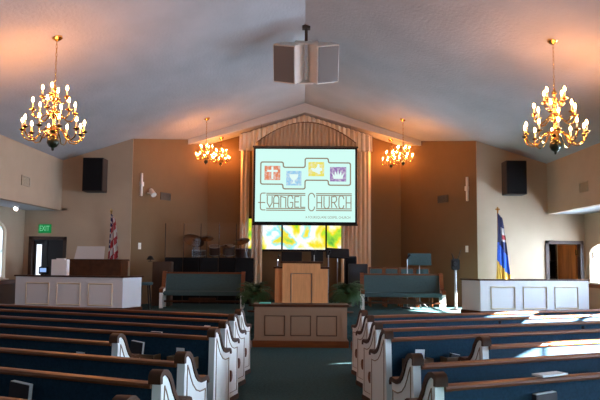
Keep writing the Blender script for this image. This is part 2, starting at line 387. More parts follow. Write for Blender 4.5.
# ------------------------------------------------------------------ pews
PEW_A = R(24); MIT = R(11); SH = .87
PROF = [(0, .79), (0, .835), (.018, .858), (.055, .868), (.105, .86), (.15, .832), (.185, .787), (.215, .735), (.25, .69), (.29, .66), (.34, .645), (.395, .645), (.44, .648), (.475, .636), (.492, .61), (.488, .585)]
def offset(poly, d):
    out = []
    for i, p in enumerate(poly):
        a = poly[max(0, i-1)]; b = poly[min(len(poly)-1, i+1)]
        tx, tz = b[0]-a[0], b[1]-a[1]; l = math.hypot(tx, tz)
        out.append((p[0]-tz/l*d, p[1]+tx/l*d))
    return out
def make_pew(s, length, label, group):
    t = thing('church_pew', label, 'pew', group=group)
    dv = (math.sin(MIT), math.cos(MIT)); nv = (math.cos(MIT), -math.sin(MIT))
    def P(w, z, k): return (s*(w*dv[0]+k*nv[0]), w*dv[1]+k*nv[1], z)
    inner = offset(PROF, -.034)
    for end in (0, 1):
        off = length if end else 0.
        def Q(w, z, k, off=off): x, y, zz = P(w, z, k); return (x+s*off, y, zz)
        m = MB(); m.prism([(0.002, .05)]+inner+[(.48, .05)], lambda w, z: Q(w, z, 0), lambda w, z: Q(w, z, .056))
        e = m.build('pew_end', 'white', t)
        m = MB(); m.strip_solid(PROF, inner, lambda w, z: Q(w, z, -.01), lambda w, z: Q(w, z, .066)); m.build('armrest_cap', 'darkwood', t, smooth=True)
        m = MB(); m.prism([(-.008, 0), (-.008, .052), (.49, .052), (.49, 0)], lambda w, z: Q(w, z, -.008), lambda w, z: Q(w, z, .064)); m.build('base_shoe', 'darkwood', t)
        if end == 0:
            ins = [q for q in offset(PROF, -.095)][3:13]
            loop = [(.075, .1), (.075, .70)]+[(max(.08, a), b) for a, b in ins]+[(.425, .53), (.425, .1)]
            m = MB(); m.tube([Q(a, b, -.001) for a, b in loop], .005, 5, closed=True); m.build('panel_moulding_or_groove_shade', 'taupe', e)  # raised taupe line; the shade of a routed groove as colour
            m = MB(); k = [(.478, .315), (.505, .318), (.528, .34), (.536, .37), (.528, .40), (.505, .422), (.478, .425)]
            m.prism(k, lambda w, z: Q(w, z, -.005), lambda w, z: Q(w, z, .06)); m.build('seat_nosing', 'wood', e)
    u0 = lambda v: v*math.tan(MIT)+.06
    def slab(va, vb, za_, zb_, name, mt, bev=True):
        m = MB()
        m.prism([(u0(va), va), (length+va*math.tan(MIT)+.01, va), (length+vb*math.tan(MIT)+.01, vb), (u0(vb), vb)], lambda u, v: (s*u, v, za_), lambda u, v: (s*u, v, zb_))
        return m.build(name, mt, t)
    slab(.025, .085, .20, .765, 'backrest', 'navy')
    m = MB()
    ov = [(.004, .762), (-.002, .775), (.004, .79), (.022, .796), (.06, .795), (.075, .785), (.078, .77), (.072, .762)]
    m.prism(ov, lambda v, z: (s*u0(v), v, z), lambda v, z: (s*(length+.02), v, z)); m.build('top_rail', 'wood', t, smooth=True)
    slab(.085, .47, .36, .43, 'seat', 'navy')
    slab(.40, .43, .25, .36, 'seat_apron', 'wood')
    for ru in ((.18, .44), (.60, 1.12), (2.0, 2.5), (3.2, 3.7)):
        if ru[1] > length-.2: continue
        m = MB()
        a, b = ru
        xs = sorted((s*a, s*b))
        m.box(xs[0], xs[1], -.075, .025, .50, .512); m.box(xs[0], xs[1], -.087, -.075, .50, .605)
        for x in xs: m.box(x-.006, x+.006, -.087, .025, .50, .605)
        m.build('book_rack', 'rackwood', t)
    return t
OX = -.02
ROWS = [9.02, 8.2, 7.3, 6.45, 5.62, 4.83, 4.03, 3.25]
ORD = ['first', 'second', 'third', 'fourth', 'fifth', 'sixth', 'seventh', 'eighth']
FEAT = {(-1, 0): 'front row pew nearest the communion table', (1, 0): 'front row pew nearest the communion table'}
pew_org = {}
for s, nm in ((-1, 'left'), (1, 'right')):
    full = short = None
    for i, y0 in enumerate(ROWS):
        if s > 0 and i == 7: continue
        u = .83 if i == 4 else 0.
        lab = 'navy upholstered pew with white end, %s row %s of the aisle counting from the table' % (ORD[i], nm)
        if i == 4: lab = 'shorter navy pew set back from the aisle, %s side, white end with scrolled cap' % nm
        elif i == 0: lab = 'navy upholstered pew with white end, front row, %s of the aisle' % nm
        elif i == (6 if s > 0 else 7): lab = 'navy pew nearest the camera on the %s of the aisle' % nm
        x, y = s*(.787+u*math.cos(PEW_A))+OX, y0+u*math.sin(PEW_A)
        grp = 'pews %s of the aisle' % nm
        if i == 4:
            p = make_pew(s, 3.75, lab, grp)
        elif full is None:
            p = full = make_pew(s, 4.58, lab, grp)
        else:
            p = copy_tree(full); p['label'] = lab
        p.location = (x, y, 0); p.rotation_euler = (0, 0, s*PEW_A)
        pew_org[(s, i)] = (x, y, u)
def in_rack(s, row, u, dz=0.):
    x, y, uu = pew_org[(s, row)]
    mx = Matrix.Translation((x, y, 0)) @ Matrix.Rotation(s*PEW_A, 4, 'Z')
    return mx @ Vector((s*(u-uu), -.03, .513+dz)), s*PEW_A
def hymnal(s, row, u, label, tilt=0., h=.2, w=.14):
    p, rz = in_rack(s, row, u)
    t = thing('hymnal', label, 'book', p, rz, 'hymnals in the pew racks')
    t.rotation_euler = (0, R(tilt), rz)
    m = MB()
    for y in (-.019, .016): m.box(-w/2, w/2, y, y+.003, 0, h)
    m.box(-w/2, -w/2+.004, -.019, .019, 0, h); m.build('cover', 'book', t)
    m = MB(); m.box(-w/2+.004, w/2-.003, -.0158, .0158, .002, h+.004); m.build('page_block', 'paper', t)
    return t
def card(s, row, u, label, w=.085, h=.17, tilt=0.):
    p, rz = in_rack(s, row, u)
    m = MB(); m.box(-w/2, w/2, -.003, .003, 0, h); o = m.build('bulletin_card', 'paper'); tag(o, label, 'card', 'bulletin cards in the pew racks')
    o.location = p; o.rotation_euler = (R(4), R(tilt), rz); 
    m = MB(); m.box(-w*.25, w*.2, -.005, -.003, h*.62, h*.82); m.build('printed_mark', 'display' if False else 'sblue', o); return o
hymnal(-1, 3, .84, 'dark hymnal with white pages in the rack behind the fourth left pew', 6)
hymnal(-1, 2, .82, 'dark hymnal, pages peeking over the fourth left pew rail', 0, .205)
hymnal(-1, 0, .82, 'dark hymnal in the rack of the front left pew', 0, .21)
hymnal(-1, 6, 1.02, 'large dark hymnal at the lower left corner of the photo', 5, .215, .16)
hymnal(1, 6, .76, 'large dark hymnal at the bottom right, behind the nearest right pew', -3, .2, .16)
hymnal(1, 3, .70, 'dark hymnal lying aslant in the rack behind the fourth right pew', 12, .115, .10)
card(-1, 3, .33, 'white card in the rack of the fourth left pew, near its aisle end')
card(-1, 1, .32, 'white card in the rack of the second left pew, near the aisle end', .08, .215)
card(-1, 4, 1.17, 'white card showing above the sixth left pew rail', .09, .19)
card(-1, 4, 2.1 + .83, 'white card at the far left edge, behind the shorter left pew', .1, .19)
card(1, 3, .32, 'white card in the rack of the fourth right pew, near its aisle end', .10, .175, 3)
# loose papers on the seventh right pew
x, y, _ = pew_org[(1, 6)]
mx = Matrix.Translation((x, y, 0)) @ Matrix.Rotation(PEW_A, 4, 'Z')
m = MB(); m.box(-.11, .11, -.045, .045, 0, .012)
o = tag(m.build('paper_stack', 'paper'), 'white papers lying on the rail of the nearest right pew', 'paper'); o.location = mx @ Vector((.87, .05, .80)); o.rotation_euler = (0, 0, PEW_A+R(6))
for (row, u, lab) in ((2, 1.62, 'small dark cup on the rail of the third right pew'), (3, 2.42, 'small dark cup on the rail of the fourth right pew, by the sunlit pew')):
    x, y, uu = pew_org[(1, row)]; mx = Matrix.Translation((x, y, 0)) @ Matrix.Rotation(PEW_A, 4, 'Z')
    m = MB(); m.lathe([(.0, 0), (.016, 0), (.02, .03), (.017, .03), (.013, .004), (0, .004)], seg=12); o = tag(m.build('cup', 'black', smooth=True), lab, 'cup'); o.location = mx @ Vector((u, .05, .80))

# ------------------------------------------------------------------ communion table and pulpit
t = thing('communion_table', 'panelled wooden communion table on the floor in front of the pulpit', 'table', (-.04, 12.2, 0))
w = .80
m = MB(); m.box(-w, w, .03, .42, .10, .69, .006); m.build('body', 'taupe', t)
m = MB(); m.box(-w-.03, w+.03, 0, .45, .0, .115, .008); m.build('base', 'wood', t)
m = MB(); m.box(-w-.035, w+.035, -.01, .46, .69, .735, .008); m.build('tabletop', 'darkwood', t)
m = MB(); m.box(-w, w, .012, .03, .60, .69, .004)
for x in (-w, w-.10): m.box(x, x+.10, .012, .03, .115, .60, .003)
m.build('face_frame', 'taupe', t)
for i in range(3):
    cx = (i-1)*.45
    m = MB()
    r = [(cx-.17, .20), (cx+.17, .20), (cx+.17, .535), (cx-.17, .535)]
    m.tube([(a, .028, b) for a, b in r], .010, 4, closed=True); p = m.build('panel_moulding_or_groove_shade', 'darkwood', t)
m = MB(); m.box(-.10, .10, -.07, .07, 0, .015, .003); o = tag(m.build('table_glint', mat('teal_glint', (.08, .6, .5), .3)), 'small teal sheet in place of a window reflection on the communion table left of the pulpit', 'paper'); o.location = (-.67, 12.42, .736)  # flat teal sheet put in for the window's reflection in the tabletop

t = thing('pulpit', 'pale oak pulpit with lower side wings on the platform', 'pulpit', (-.04, 13.75, PZ))
m = MB(); m.box(-.37, .37, 0, .48, 0, .985, .006); m.build('centre_cabinet', 'maple', t)
m = MB(); m.box(-.41, .42, -.04, .52, .985, 1.025, .008); m.build('reading_top', 'darkwood', t)
m = MB()
for x in (-.37, .22): m.box(x, x+.15, -.022, 0, 0, .96, .003)
m.box(-.22, .22, -.022, 0, .80, .96, .003); m.build('face_frame', 'maple', t)
m = MB(); m.tube([(a, -.005, b) for a, b in ((-.2, -.0+.06), (.2, .06), (.2, .785), (-.2, .785))], .012, 4, closed=True); m.build('panel_moulding_or_groove_shade', 'groove', t)
for s in (-1, 1):
    m = MB(); m.box(*sorted((s*.37, s*.52)), .08, .46, 0, .88, .005); m.build('side_wing', 'maple', t)
    m = MB(); m.box(*sorted((s*.37, s*.55)), .05, .49, .88, .915, .006); m.build('wing_top', 'darkwood', t)
t = thing('microphone', 'small silver gooseneck microphone on the left wing of the pulpit', 'microphone', (-.51, 13.95, PZ+.915))
m = MB(); m.lathe([(0, 0), (.03, 0), (.03, .012), (0, .014)], seg=12); m.build('base', 'black', t)
m = MB(); m.tube([(0, 0, .012), (0, .0, .14), (.015, -.02, .2)], .007, 6); m.build('gooseneck', 'chrome', t)
m = MB(); m.tube([(.015, -.02, .2), (.02, -.035, .24)], .014, 8); m.build('head', 'black', t)

# ------------------------------------------------------------------ choir rails
for s, nm in ((-1, 'left'), (1, 'right')):
    t = thing('choir_rail', 'white panelled rail with dark wood cap on the %s of the platform' % nm, 'rail', (s*3.45-.04, 13.6, PZ), s*R(12), 'panelled rails flanking the platform')
    Lf, hh = 2.33, .71
    m = MB(); m.box(*sorted((0, s*Lf)), 0, .09, 0, hh-.03, .004); m.build('front_panel', 'panelwhite', t)
    m = MB(); m.box(*sorted((0, s*.09)), .0, .56, 0, hh-.03, .004, mx=Matrix.Rotation(s*R(14), 4, 'Z')); m.build('return_panel', 'panelwhite', t)
    m = MB(); m.box(*sorted((-s*.03, s*(Lf+.02))), -.03, .19, hh-.03, hh, .006); m.box(*sorted((-s*.03, s*.14)), .05, .59, hh-.0305, hh-.001, .006, mx=Matrix.Rotation(s*R(14), 4, 'Z')); m.build('cap_rail', 'darkwood', t)
    m = MB(); m.box(*sorted((-s*.025, s*Lf)), -.025, .0, 0, .10, .004); m.box(*sorted((-s*.025, 0)), 0, .575, 0, .10, .004, mx=Matrix.Rotation(s*R(14), 4, 'Z')); m.build('base_moulding', 'darkwood', t)
    for i in range(3):
        cx = s*(.47+.68*i)
        m = MB(); m.tube([(a, -.004, b) for a, b in ((cx-.25, .14), (cx+.25, .14), (cx+.25, .555), (cx-.25, .555))], .018, 4, closed=True); m.build('panel_moulding_or_groove_shade', 'mould', t)
# objects on and behind the left rail
def rail_top(s, u, v=.08):
    return Matrix.Translation((s*3.45-.04, 13.6, PZ+.71)) @ Matrix.Rotation(s*R(12), 4, 'Z') @ Vector((s*u, v, 0))
p = rail_top(-1, 1.40)
m = MB(); m.box(-.165, .165, -.05, .07, 0, .315, .006); m.box(-.07, .10, -.04, .05, .315, .335, .003)
o = tag(m.build('paper_box', 'paper'), 'white box standing on the left rail cap beside the piano', 'box'); o.location = p; o.rotation_euler = (0, 0, -R(8))
p = rail_top(-1, 1.76, .09)
t = thing('monitor', 'small black monitor with a lit blue display on the left rail', 'monitor', p, R(4))
m = MB(); m.box(-.10, .10, -.03, .05, .02, .17, .01); m.build('case', 'black', t)
m = MB(); m.box(-.075, .05, -.034, -.030, .06, .14); m.build('display', 'display', t)
m = MB(); m.box(-.06, .06, -.04, .05, 0, .022, .004); m.build('stand', 'black', t)
t = thing('upright_piano', 'dark brown upright piano behind the left panelled rail', 'piano', (-4.47, 14.62, PZ))
m = MB(); m.box(-.66, .66, 0, .62, 0, 1.0, .01); m.build('case', 'darkwood', t)
m = MB(); m.box(-.69, .69, -.03, .65, 1.0, 1.035, .008); m.build('lid', 'darkwood', t)
m = MB(); m.box(-.6, .6, .62, .86, .55, .72, .01); m.build('keyboard_shelf', 'darkwood', t)
for x in (-.6, .6):
    m = MB(); m.box(x-.05, x+.05, .72, .84, 0, .55, .008); m.build('leg', 'darkwood', t)
for x, a in ((-.33, .5), (.1, .45)):
    pass
m = MB(); m.prism([(-.33, 0), (.30, 0), (.31, .27), (-.28, .27)], lambda x, z: (x, .30+z*.18, z), lambda x, z: (x, .315+z*.18, z))
o = tag(m.build('music_board', mat('pale_board', (.55, .5, .47), .7)), 'pale board leaning on top of the dark upright piano', 'board'); o.location = (-4.555, 14.62, PZ+1.036)

# ------------------------------------------------------------------ platform benches
def bench(s, label):
    t = thing('platform_bench', label, 'bench', (s*2.16-.02, 15.1, PZ), -s*R(2), 'teal benches on the platform')
    w = .90
    for x in (-w, w-.07):
        m = MB(); pr = [(0.03, 0), (.03, .30), (.0, .40), (.02, .47), (.40, .50), (.50, .80), (.55, .80), (.52, .30), (.50, 0)]
        m.prism([(a, b) for a, b in ((.0, 0), (.0, .34), (.02, .40), (.30, .43), (.40, .70), (.44, .765), (.50, .76), (.48, .3), (.48, 0), (.40, 0), (.38, .2), (.12, .2), (.1, 0))],
                lambda y, z: (x, y, z), lambda y, z: (x+.07, y, z)); m.build('bench_end', 'white', t)
        m = MB(); A = [(-.012, .34), (.02, .415), (.29, .445), (.385, .71), (.435, .785), (.515, .78)]; B = [(.0, .33), (.02, .40), (.30, .43), (.40, .70), (.44, .765), (.50, .76)]
        m.strip_solid(A, B, lambda y, z: (x-.008, y, z), lambda y, z: (x+.078, y, z)); m.build('armrest_cap', 'wood', t)
    m = MB(); m.prism([(.36, .36), (.46, .74), (.50, .73), (.44, .3)], lambda y, z: (-w+.07, y, z), lambda y, z: (w-.07, y, z)); m.build('backrest', 'teal', t)
    m = MB(); m.box(-w+.07, w-.07, .03, .42, .27, .36, .02); m.build('seat', 'teal', t)
    m = MB(); m.box(-w+.07, w-.07, .445, .51, .73, .765, .006); m.build('top_rail', 'wood', t)
    m = MB(); m.box(-.83, .83, .20, .24, .12, .16, .004); m.box(-.3, .3, .18, .20, .15, .22, .006); m.build('stretcher', 'darkwood', t)
    return t
bench(-1, 'teal upholstered bench on the platform left of the pulpit, in front of the drums')
bench(1, 'teal upholstered bench on the platform right of the pulpit, in front of chairs')
def chair(x, label):
    t = thing('choir_chair', label, 'chair', (x, 16.0, PZ), 0, 'teal backed chairs behind the right bench')
    m = MB(); m.box(-.14, .14, .40, .44, .55, .86, .01); m.build('backrest', 'teal', t)
    m = MB(); m.box(-.15, .15, .02, .40, .42, .48, .015); m.build('seat', 'teal', t)
    for dx in (-.175, .145):
        m = MB(); m.box(dx, dx+.03, .40, .44, 0, .90, .005); m.build('leg', 'wood', t)
        m = MB(); m.box(dx, dx+.03, .03, .07, 0, .42, .005); m.build('leg', 'wood', t)
    m = MB(); m.box(-.145, .145, .40, .44, .86, .90, .005); m.build('top_rail', 'wood', t)
    return t
for i, lab in enumerate(('leftmost of the four teal chairs behind the right bench', 'second teal chair from the left behind the right bench',
                         'teal chair behind the right bench, third from the left', 'rightmost of the four teal chairs behind the right bench')):
    chair(1.69+.36*i, lab)

# ------------------------------------------------------------------ music stands, stands, speakers on platform
def music_stand(name, label, x, y, ztop, w, h, mt, yaw=0., tilt=15, polem='polegrey', roll=0.):
    t = thing(name, label, 'stand', (x, y, PZ), yaw)
    H = ztop-PZ
    m = MB()
    for k in range(3):
        a = 2*PI*k/3+.5; m.tube([(0, 0, .16), (.22*math.cos(a), .22*math.sin(a), .01)], .008, 6)
    m.build('tripod_base', 'black', t)
    m = MB(); m.tube([(0, 0, .1), (0, 0, H-h+.005)], .011, 8); m.build('pole', polem, t)
    mx = Matrix.Translation((0, -.01, H-h)) @ Matrix.Rotation(R(roll), 4, 'Y') @ Matrix.Rotation(-R(tilt), 4, 'X')
    m = MB(); m.box(-w/2, w/2, -.02, -.01, 0, h, .004, mx=mx); m.build('desk', mt, t)
    m = MB(); m.box(-w/2, w/2, -.07, -.01, -.01, 0, .002, mx=mx); m.build('ledge', mt, t)
    return t
music_stand('music_stand', 'music stand with teal desk standing behind the right bench', 2.60, 15.78, 1.67, .52, .26, 'teal', R(-4), 12)
music_stand('music_stand', 'large slanted black music stand right of the pulpit, below the window', .80, 16.6, 1.80, .56, .25, 'black', R(8), 25, roll=3)
music_stand('music_stand', 'black music stand behind the left half of the pulpit', -.28, 16.4, 1.69, .48, .26, 'black', 0, 10)
music_stand('music_stand', 'black music stand behind the right half of the pulpit', .31, 16.2, 1.70, .28, .22, 'black', 0, 8)
def mic_stand(label, x, y, z, boom=0.):
    t = thing('microphone_stand', label, 'stand', (x, y, PZ)); H = z-PZ
    m = MB(); m.lathe([(0, 0), (.13, 0), (.13, .02), (.02, .035), (0, .035)], seg=16); m.build('base', 'black', t)
    m = MB(); m.tube([(0, 0, .03), (0, 0, H)], .012, 8); m.build('pole', 'polegrey', t)
    m = MB(); m.tube([(0, 0, H), (boom, -.05, H+.10)], [.016, .028], 8); m.build('microphone', 'black', t)
    return t
mic_stand('thin chrome microphone stand behind the pulpit top, left of the slanted music stand', .235, 15.6, 1.62)
mic_stand('chrome microphone stand between pulpit and slanted music stand', .55, 15.6, 1.62, .03)
mic_stand('black microphone on stand beside the teal music stand', 2.32, 15.75, 1.55, .06)
t = thing('tripod_light', 'silver pole with dark lamp head by the right alcove wall', 'stand', (3.30, 15.3, PZ))
m = MB(); m.lathe([(0, 0), (.12, 0), (.12, .02), (.04, .04), (0, .04)], seg=16); m.build('base', 'black', t)
m = MB(); m.tube([(0, 0, .03), (0, 0, .88)], .028, 10); m.build('pole', 'polegrey', t)
m = MB(); m.box(-.09, .08, -.08, .08, .86, 1.10, .02); m.tube([(.05, 0, 1.08), (.12, 0, 1.30)], .008, 5); m.tube([(-.03, 0, 1.08), (-.08, -.02, 1.22)], .012, 5); m.build('lamp_head', 'black', t)
m = MB(); m.lathe([(0, 0), (.05, 0), (.045, .03), (0, .03)], seg=12, mx=Matrix.Translation((-.02, -.08, .99)) @ Matrix.Rotation(R(90), 4, 'X')); m.build('lens', 'grey', t)
def cab(name, label, x0, x1, y, z1, mt, d=.35, gr='grille', z0=PZ, cat='speaker'):
    t = thing(name, label, cat, ((x0+x1)/2, y, z0)); w = (x1-x0)/2; h = z1-z0
    m = MB(); m.box(-w, w, 0, d, 0, h, .012); m.build('cabinet', mt, t)
    m = MB(); m.box(-w+.025, w-.025, -.012, 0, .04, h-.04, .004); m.build('grille', gr, t)
    return t
cab('speaker_cabinet', 'taller grey speaker cabinet beside the curtain right of the window', 1.0, 1.28, 17.0, 1.60, 'grey', gr='blackfab')
cab('speaker_cabinet', 'lower wide grey speaker cabinet left of the right hand chairs', 1.06, 1.50, 16.45, 1.42, 'grey', gr='grey')
cab('guitar_amplifier', 'brown amplifier cabinet behind the left rail, beside the drum shield', -3.40, -2.98, 15.8, 1.44, 'amp', gr='amp', d=.3, cat='amplifier')
t = thing('stool', 'dark stool with a blue grey seat between left rail and bench', 'stool', (-3.32, 14.75, PZ))
m = MB(); m.lathe([(0, .50), (.15, .50), (.17, .53), (.16, .56), (0, .565)], seg=18); m.build('seat', 'teal', t)
for k in range(4):
    a = PI/4+k*PI/2; m = MB(); m.tube([(.11*math.cos(a), .11*math.sin(a), .5), (.17*math.cos(a), .17*math.sin(a), 0)], .013, 6); m.build('leg', 'black', t)
p = at(149, 261, 15.9)
t = thing('desk_lamp', 'small dark lamp standing on the brown amplifier', 'lamp', (p.x+.02, 15.95, 1.44))
m = MB(); m.lathe([(0, 0), (.05, 0), (.05, .01), (.008, .015), (.008, .05), (0, .05)], seg=12); m.build('base', 'black', t)
m = MB(); m.lathe([(.09, .04), (.05, .11), (.02, .13), (0, .13)], seg=14); m.build('lamp_shade', 'black', t)

# ------------------------------------------------------------------ drums behind a shield
t = thing('drum_shield', 'clear acrylic drum shield above black baffles, behind the left bench', 'screen', (-2.25, 16.75, PZ))
xs = [-1.06+i*.424 for i in range(6)]
for i in range(5):
    ya, yb = (.0, .10) if i % 2 == 0 else (.10, .0)
    ang = math.atan2(yb-ya, .424); mx = Matrix.Translation((xs[i], ya, 0)) @ Matrix.Rotation(ang, 4, 'Z')
    m = MB(); m.box(.008, .420, -.004, .004, 1.09, 1.93, mx=mx); m.build('acrylic_panel', 'glass', t)
    m = MB(); m.box(.008, .420, -.035, .035, 0, 1.09, .008, mx=mx); m.build('baffle', 'blackfab', t)
for i in range(6):
    m = MB(); m.tube([(xs[i], .10*(i % 2), 0), (xs[i], .10*(i % 2), 1.9)], .008, 6); m.build('hinge_post', 'grey', t)
def cymbal(label, x, y, z, r, tx, ty):
    t = thing('cymbal', label, 'cymbal', (x, y, PZ), 0, 'cymbals of the drum kit')
    H = z-PZ
    m = MB()
    for k in range(3):
        a = 2*PI*k/3+.3; m.tube([(0, 0, .3), (.22*math.cos(a), .22*math.sin(a), .01)], .009, 6)
    m.tube([(0, 0, .2), (0, 0, H)], .011, 8); m.build('stand', 'grey', t)
    mx = Matrix.Translation((0, 0, H)) @ Matrix.Rotation(R(tx), 4, 'X') @ Matrix.Rotation(R(ty), 4, 'Y')
    m = MB(); m.lathe([(0, .03), (.03, .026), (.045, .008), (r*.6, 0), (r, -.014), (r, -.018), (r*.6, -.004), (.03, .004), (0, .004)], seg=24, mx=mx); m.build('disc', 'cymbal', t, smooth=True)
YD = 17.52
for px, py, r, tx, ty, lab in ((194, 240, .27, 34, 20, 'large tilted cymbal, leftmost above the drums'), (207, 238, .17, 22, 4, 'small flat cymbal left of the drum kit centre'),
                               (241, 241, .22, 24, -10, 'cymbal at the right end of the drum kit by the curtain'), (226, 246, .15, 14, 6, 'small low cymbal between the tom drums')):
    p = at(px, py, YD); cymbal(lab, p.x, YD, p.z, r, tx, ty)
def drum(name, label, px, py, r, h, tilt, Yd=YD+.30, stand=True):
    p = at(px, py, Yd)
    t = thing(name, label, 'drum', (p.x, Yd, PZ), 0, 'drums of the kit'); H = p.z-PZ-h/2
    mx = Matrix.Translation((0, 0, H)) @ Matrix.Rotation(R(tilt), 4, 'X')
    m = MB(); m.lathe([(r, 0), (r, h), (r-.006, h), (r-.006, 0)], seg=22, mx=mx); m.lathe([(0, .01), (r-.008, .01)], seg=22, mx=mx); m.build('shell', 'drum', t, smooth=True)
    for z in (0, h-.012):
        m = MB(); m.lathe([(r+.008, z), (r+.008, z+.014), (r-.004, z+.014), (r-.004, z)], seg=22, mx=mx); m.build('hoop', 'polegrey', t)
    m = MB(); m.lathe([(0, h-.008), (r-.007, h-.008), (r-.007, h-.002), (0, h-.002)], seg=22, mx=mx); m.build('drum_head', 'head', t)
    m = MB()
    for k in range(3):
        a = 2*PI*k/3; m.tube([(r*.8*math.cos(a), r*.8*math.sin(a), H+.02), (r*.9*math.cos(a), r*.9*math.sin(a), 0)], .01, 6)
    m.build('stand', 'grey', t)
drum('tom_drum', 'red tom drum in the middle of the kit behind the clear shield', 215, 250, .14, .22, 20)
drum('tom_drum', 'red tom drum right of the kit centre behind the clear shield', 229, 250, .15, .24, 16)
drum('snare_drum', 'shallow snare drum at the left of the kit behind the shield', 199, 253, .17, .14, 5)
drum('floor_tom', 'deep floor drum at the right end of the kit by the curtain', 243, 256, .19, .38, 3)
t = thing('bass_drum', 'large bass drum low at the centre of the kit', 'drum', (at(222, 265, 17.7).x, 17.09, PZ))
mx = Matrix.Translation((0, 0, .30)) @ Matrix.Rotation(R(90), 4, 'X')
m = MB(); m.lathe([(.28, -.18), (.28, .18)], seg=24, mx=mx); m.build('shell', 'drum', t)
for z in (-.19, .16):
    m = MB(); m.lathe([(.29, z), (.29, z+.03), (.27, z+.03), (.27, z)], seg=24, mx=mx); m.build('hoop', 'black', t)

# ------------------------------------------------------------------ ferns
def fern(label, x, y, seed):
    rnd = random.Random(seed)
    t = thing('potted_fern', label, 'plant', (x, y, PZ+.14), 0, 'ferns beside the pulpit')
    m = MB(); m.lathe([(0, -.14), (.15, -.14), (.15, -.11), (.03, -.10), (.03, -.03), (.13, -.02), (.13, 0), (0, 0)], seg=16); m.build('stand', 'darkwood', t, smooth=True)
    m = MB(); m.lathe([(0, 0), (.11, 0), (.15, .24), (.16, .26), (.135, .26), (.125, .2), (0, .2)], seg=18); m.build('pot', 'pot', t, smooth=True)
    m = MB(); bm = m.bm
    for k in range(150):
        a = rnd.uniform(0, 2*PI); L = rnd.uniform(.28, .46); el = rnd.uniform(-.1, 1.5)
        pts = []
        p = Vector((.04*math.cos(a), .04*math.sin(a), .22)); n = 11
        for i in range(n+1):
            pts.append(p.copy()); e = el-1.9*(i/n)**1.3
            p = p+Vector((math.cos(a)*math.cos(e), math.sin(a)*math.cos(e), math.sin(e)))*(L/n)
        side = Vector((-math.sin(a), math.cos(a), 0))
        m.tube(pts, [.004]*(n)+[.001], 3)
        for i in range(1, n):
            wl = .085*math.sin(PI*(i/n)**.8)+.012
            for sg in (-1, 1):
                b0 = pts[i]; tip = b0+side*sg*wl+(pts[i+1]-b0)*.8+Vector((0, 0, -.015)); d = (pts[i+1]-pts[i])*.42
                v = [bm.verts.new(q) for q in (b0-d*.6, tip, b0+d)]; bm.faces.new(v)
    m.build('foliage', 'leaf', t, recalc=False)
fern('bushy green fern on the platform left of the pulpit', -.98, 14.25, 3)
fern('bushy green fern on the platform right of the pulpit', .86, 14.25, 4)

# ------------------------------------------------------------------ flags
def flag_stand(name, label, px, ytop, Yd, finial):
    p = at(px, ytop, Yd); H = p.z-PZ
    t = thing(name, label, 'flag', (p.x, Yd, PZ))
    m = MB(); m.lathe([(0, 0), (.14, 0), (.15, .03), (.05, .06), (.03, .14), (0, .14)], seg=18); m.build('base', 'brass', t, smooth=True)
    m = MB(); m.tube([(0, 0, .05), (0, 0, H-.12)], .013, 8); m.build('pole', 'wood', t)
    m = MB()
    if finial == 'cross':
        m.box(-.014, .014, -.01, .01, H-.14, H, .003); m.box(-.05, .05, -.01, .01, H-.065, H-.038, .003)
    else:
        m.lathe([(0, H-.14), (.022, H-.13), (.012, H-.11), (.03, H-.07), (.018, H-.03), (0, H)], seg=10)
    m.build('finial', 'brass', t)
    return t, H
def drape_flag(t, H, top, ln, wtop, wbot, mats, pick, side=1, spread=(.35, 0)):
    m = MB(); bm = m.bm; NU, NV = 40, 60; g = []
    for j in range(NV+1):
        v = j/NV; row = []
        for i in range(NU+1):
            u = i/NU
            z = top-ln*v-.10*u*(1-v)
            w = wtop+(wbot-wtop)*(v**.8)
            ph = u*9*PI
            x = side*(-.06*v+w*u*(.9+.1*math.sin(ph*.5)))+.012*math.sin(ph+2*v)
            y = -.02+.05*(.25+v*.75)*math.sin(ph+1.2*v)
            row.append(bm.verts.new((x, y, H+z)))
        g.append(row)
    for j in range(NV):
        for i in range(NU):
            f = bm.faces.new((g[j][i], g[j][i+1], g[j+1][i+1], g[j+1][i])); f.material_index = pick((i+.5)/NU, (j+.5)/NV); f.smooth = True
    return solidify(m.build('cloth', mats, t, recalc=False), .004)
t, H = flag_stand('us_flag', 'red white and blue striped flag on a pole behind the piano', 111.5, 208, 15.75, 'spear')
def us(u, v):
    if v > .97: return 3
    if u+v*.55 < .52 and v < .60:
        return 1 if (int(u*26) % 3 == 1 and int(v*40) % 4 == 1) else 2
    if v > .93 and u > .2: return 3
    return 0 if int((u*.9+v*1.15)*6.5+.2) % 2 == 0 else 1
drape_flag(t, H, -.13, 1.28, .08, .30, ['red', 'fwhite', 'fblue', 'gold'], us)
t, H = flag_stand('church_flag', 'blue and gold flag with a cross finial by the right wall', 497.5, 207, 15.75, 'cross')
def ch(u, v):
    if v < .17: return 0
    if v < .40: return 2 if (u > .55 and v > .26 and v < .33) else (1 if u > .45 and v < .36 else 0)
    q = v-.20*(u-.5)
    if q < .46: return 0
    return 3 if q < .74 else 4
drape_flag(t, H, -.14, 1.62, .09, .34, ['fblue', 'fwhite', 'red', 'sblue', 'gold'], ch, side=-1 if False else 1)

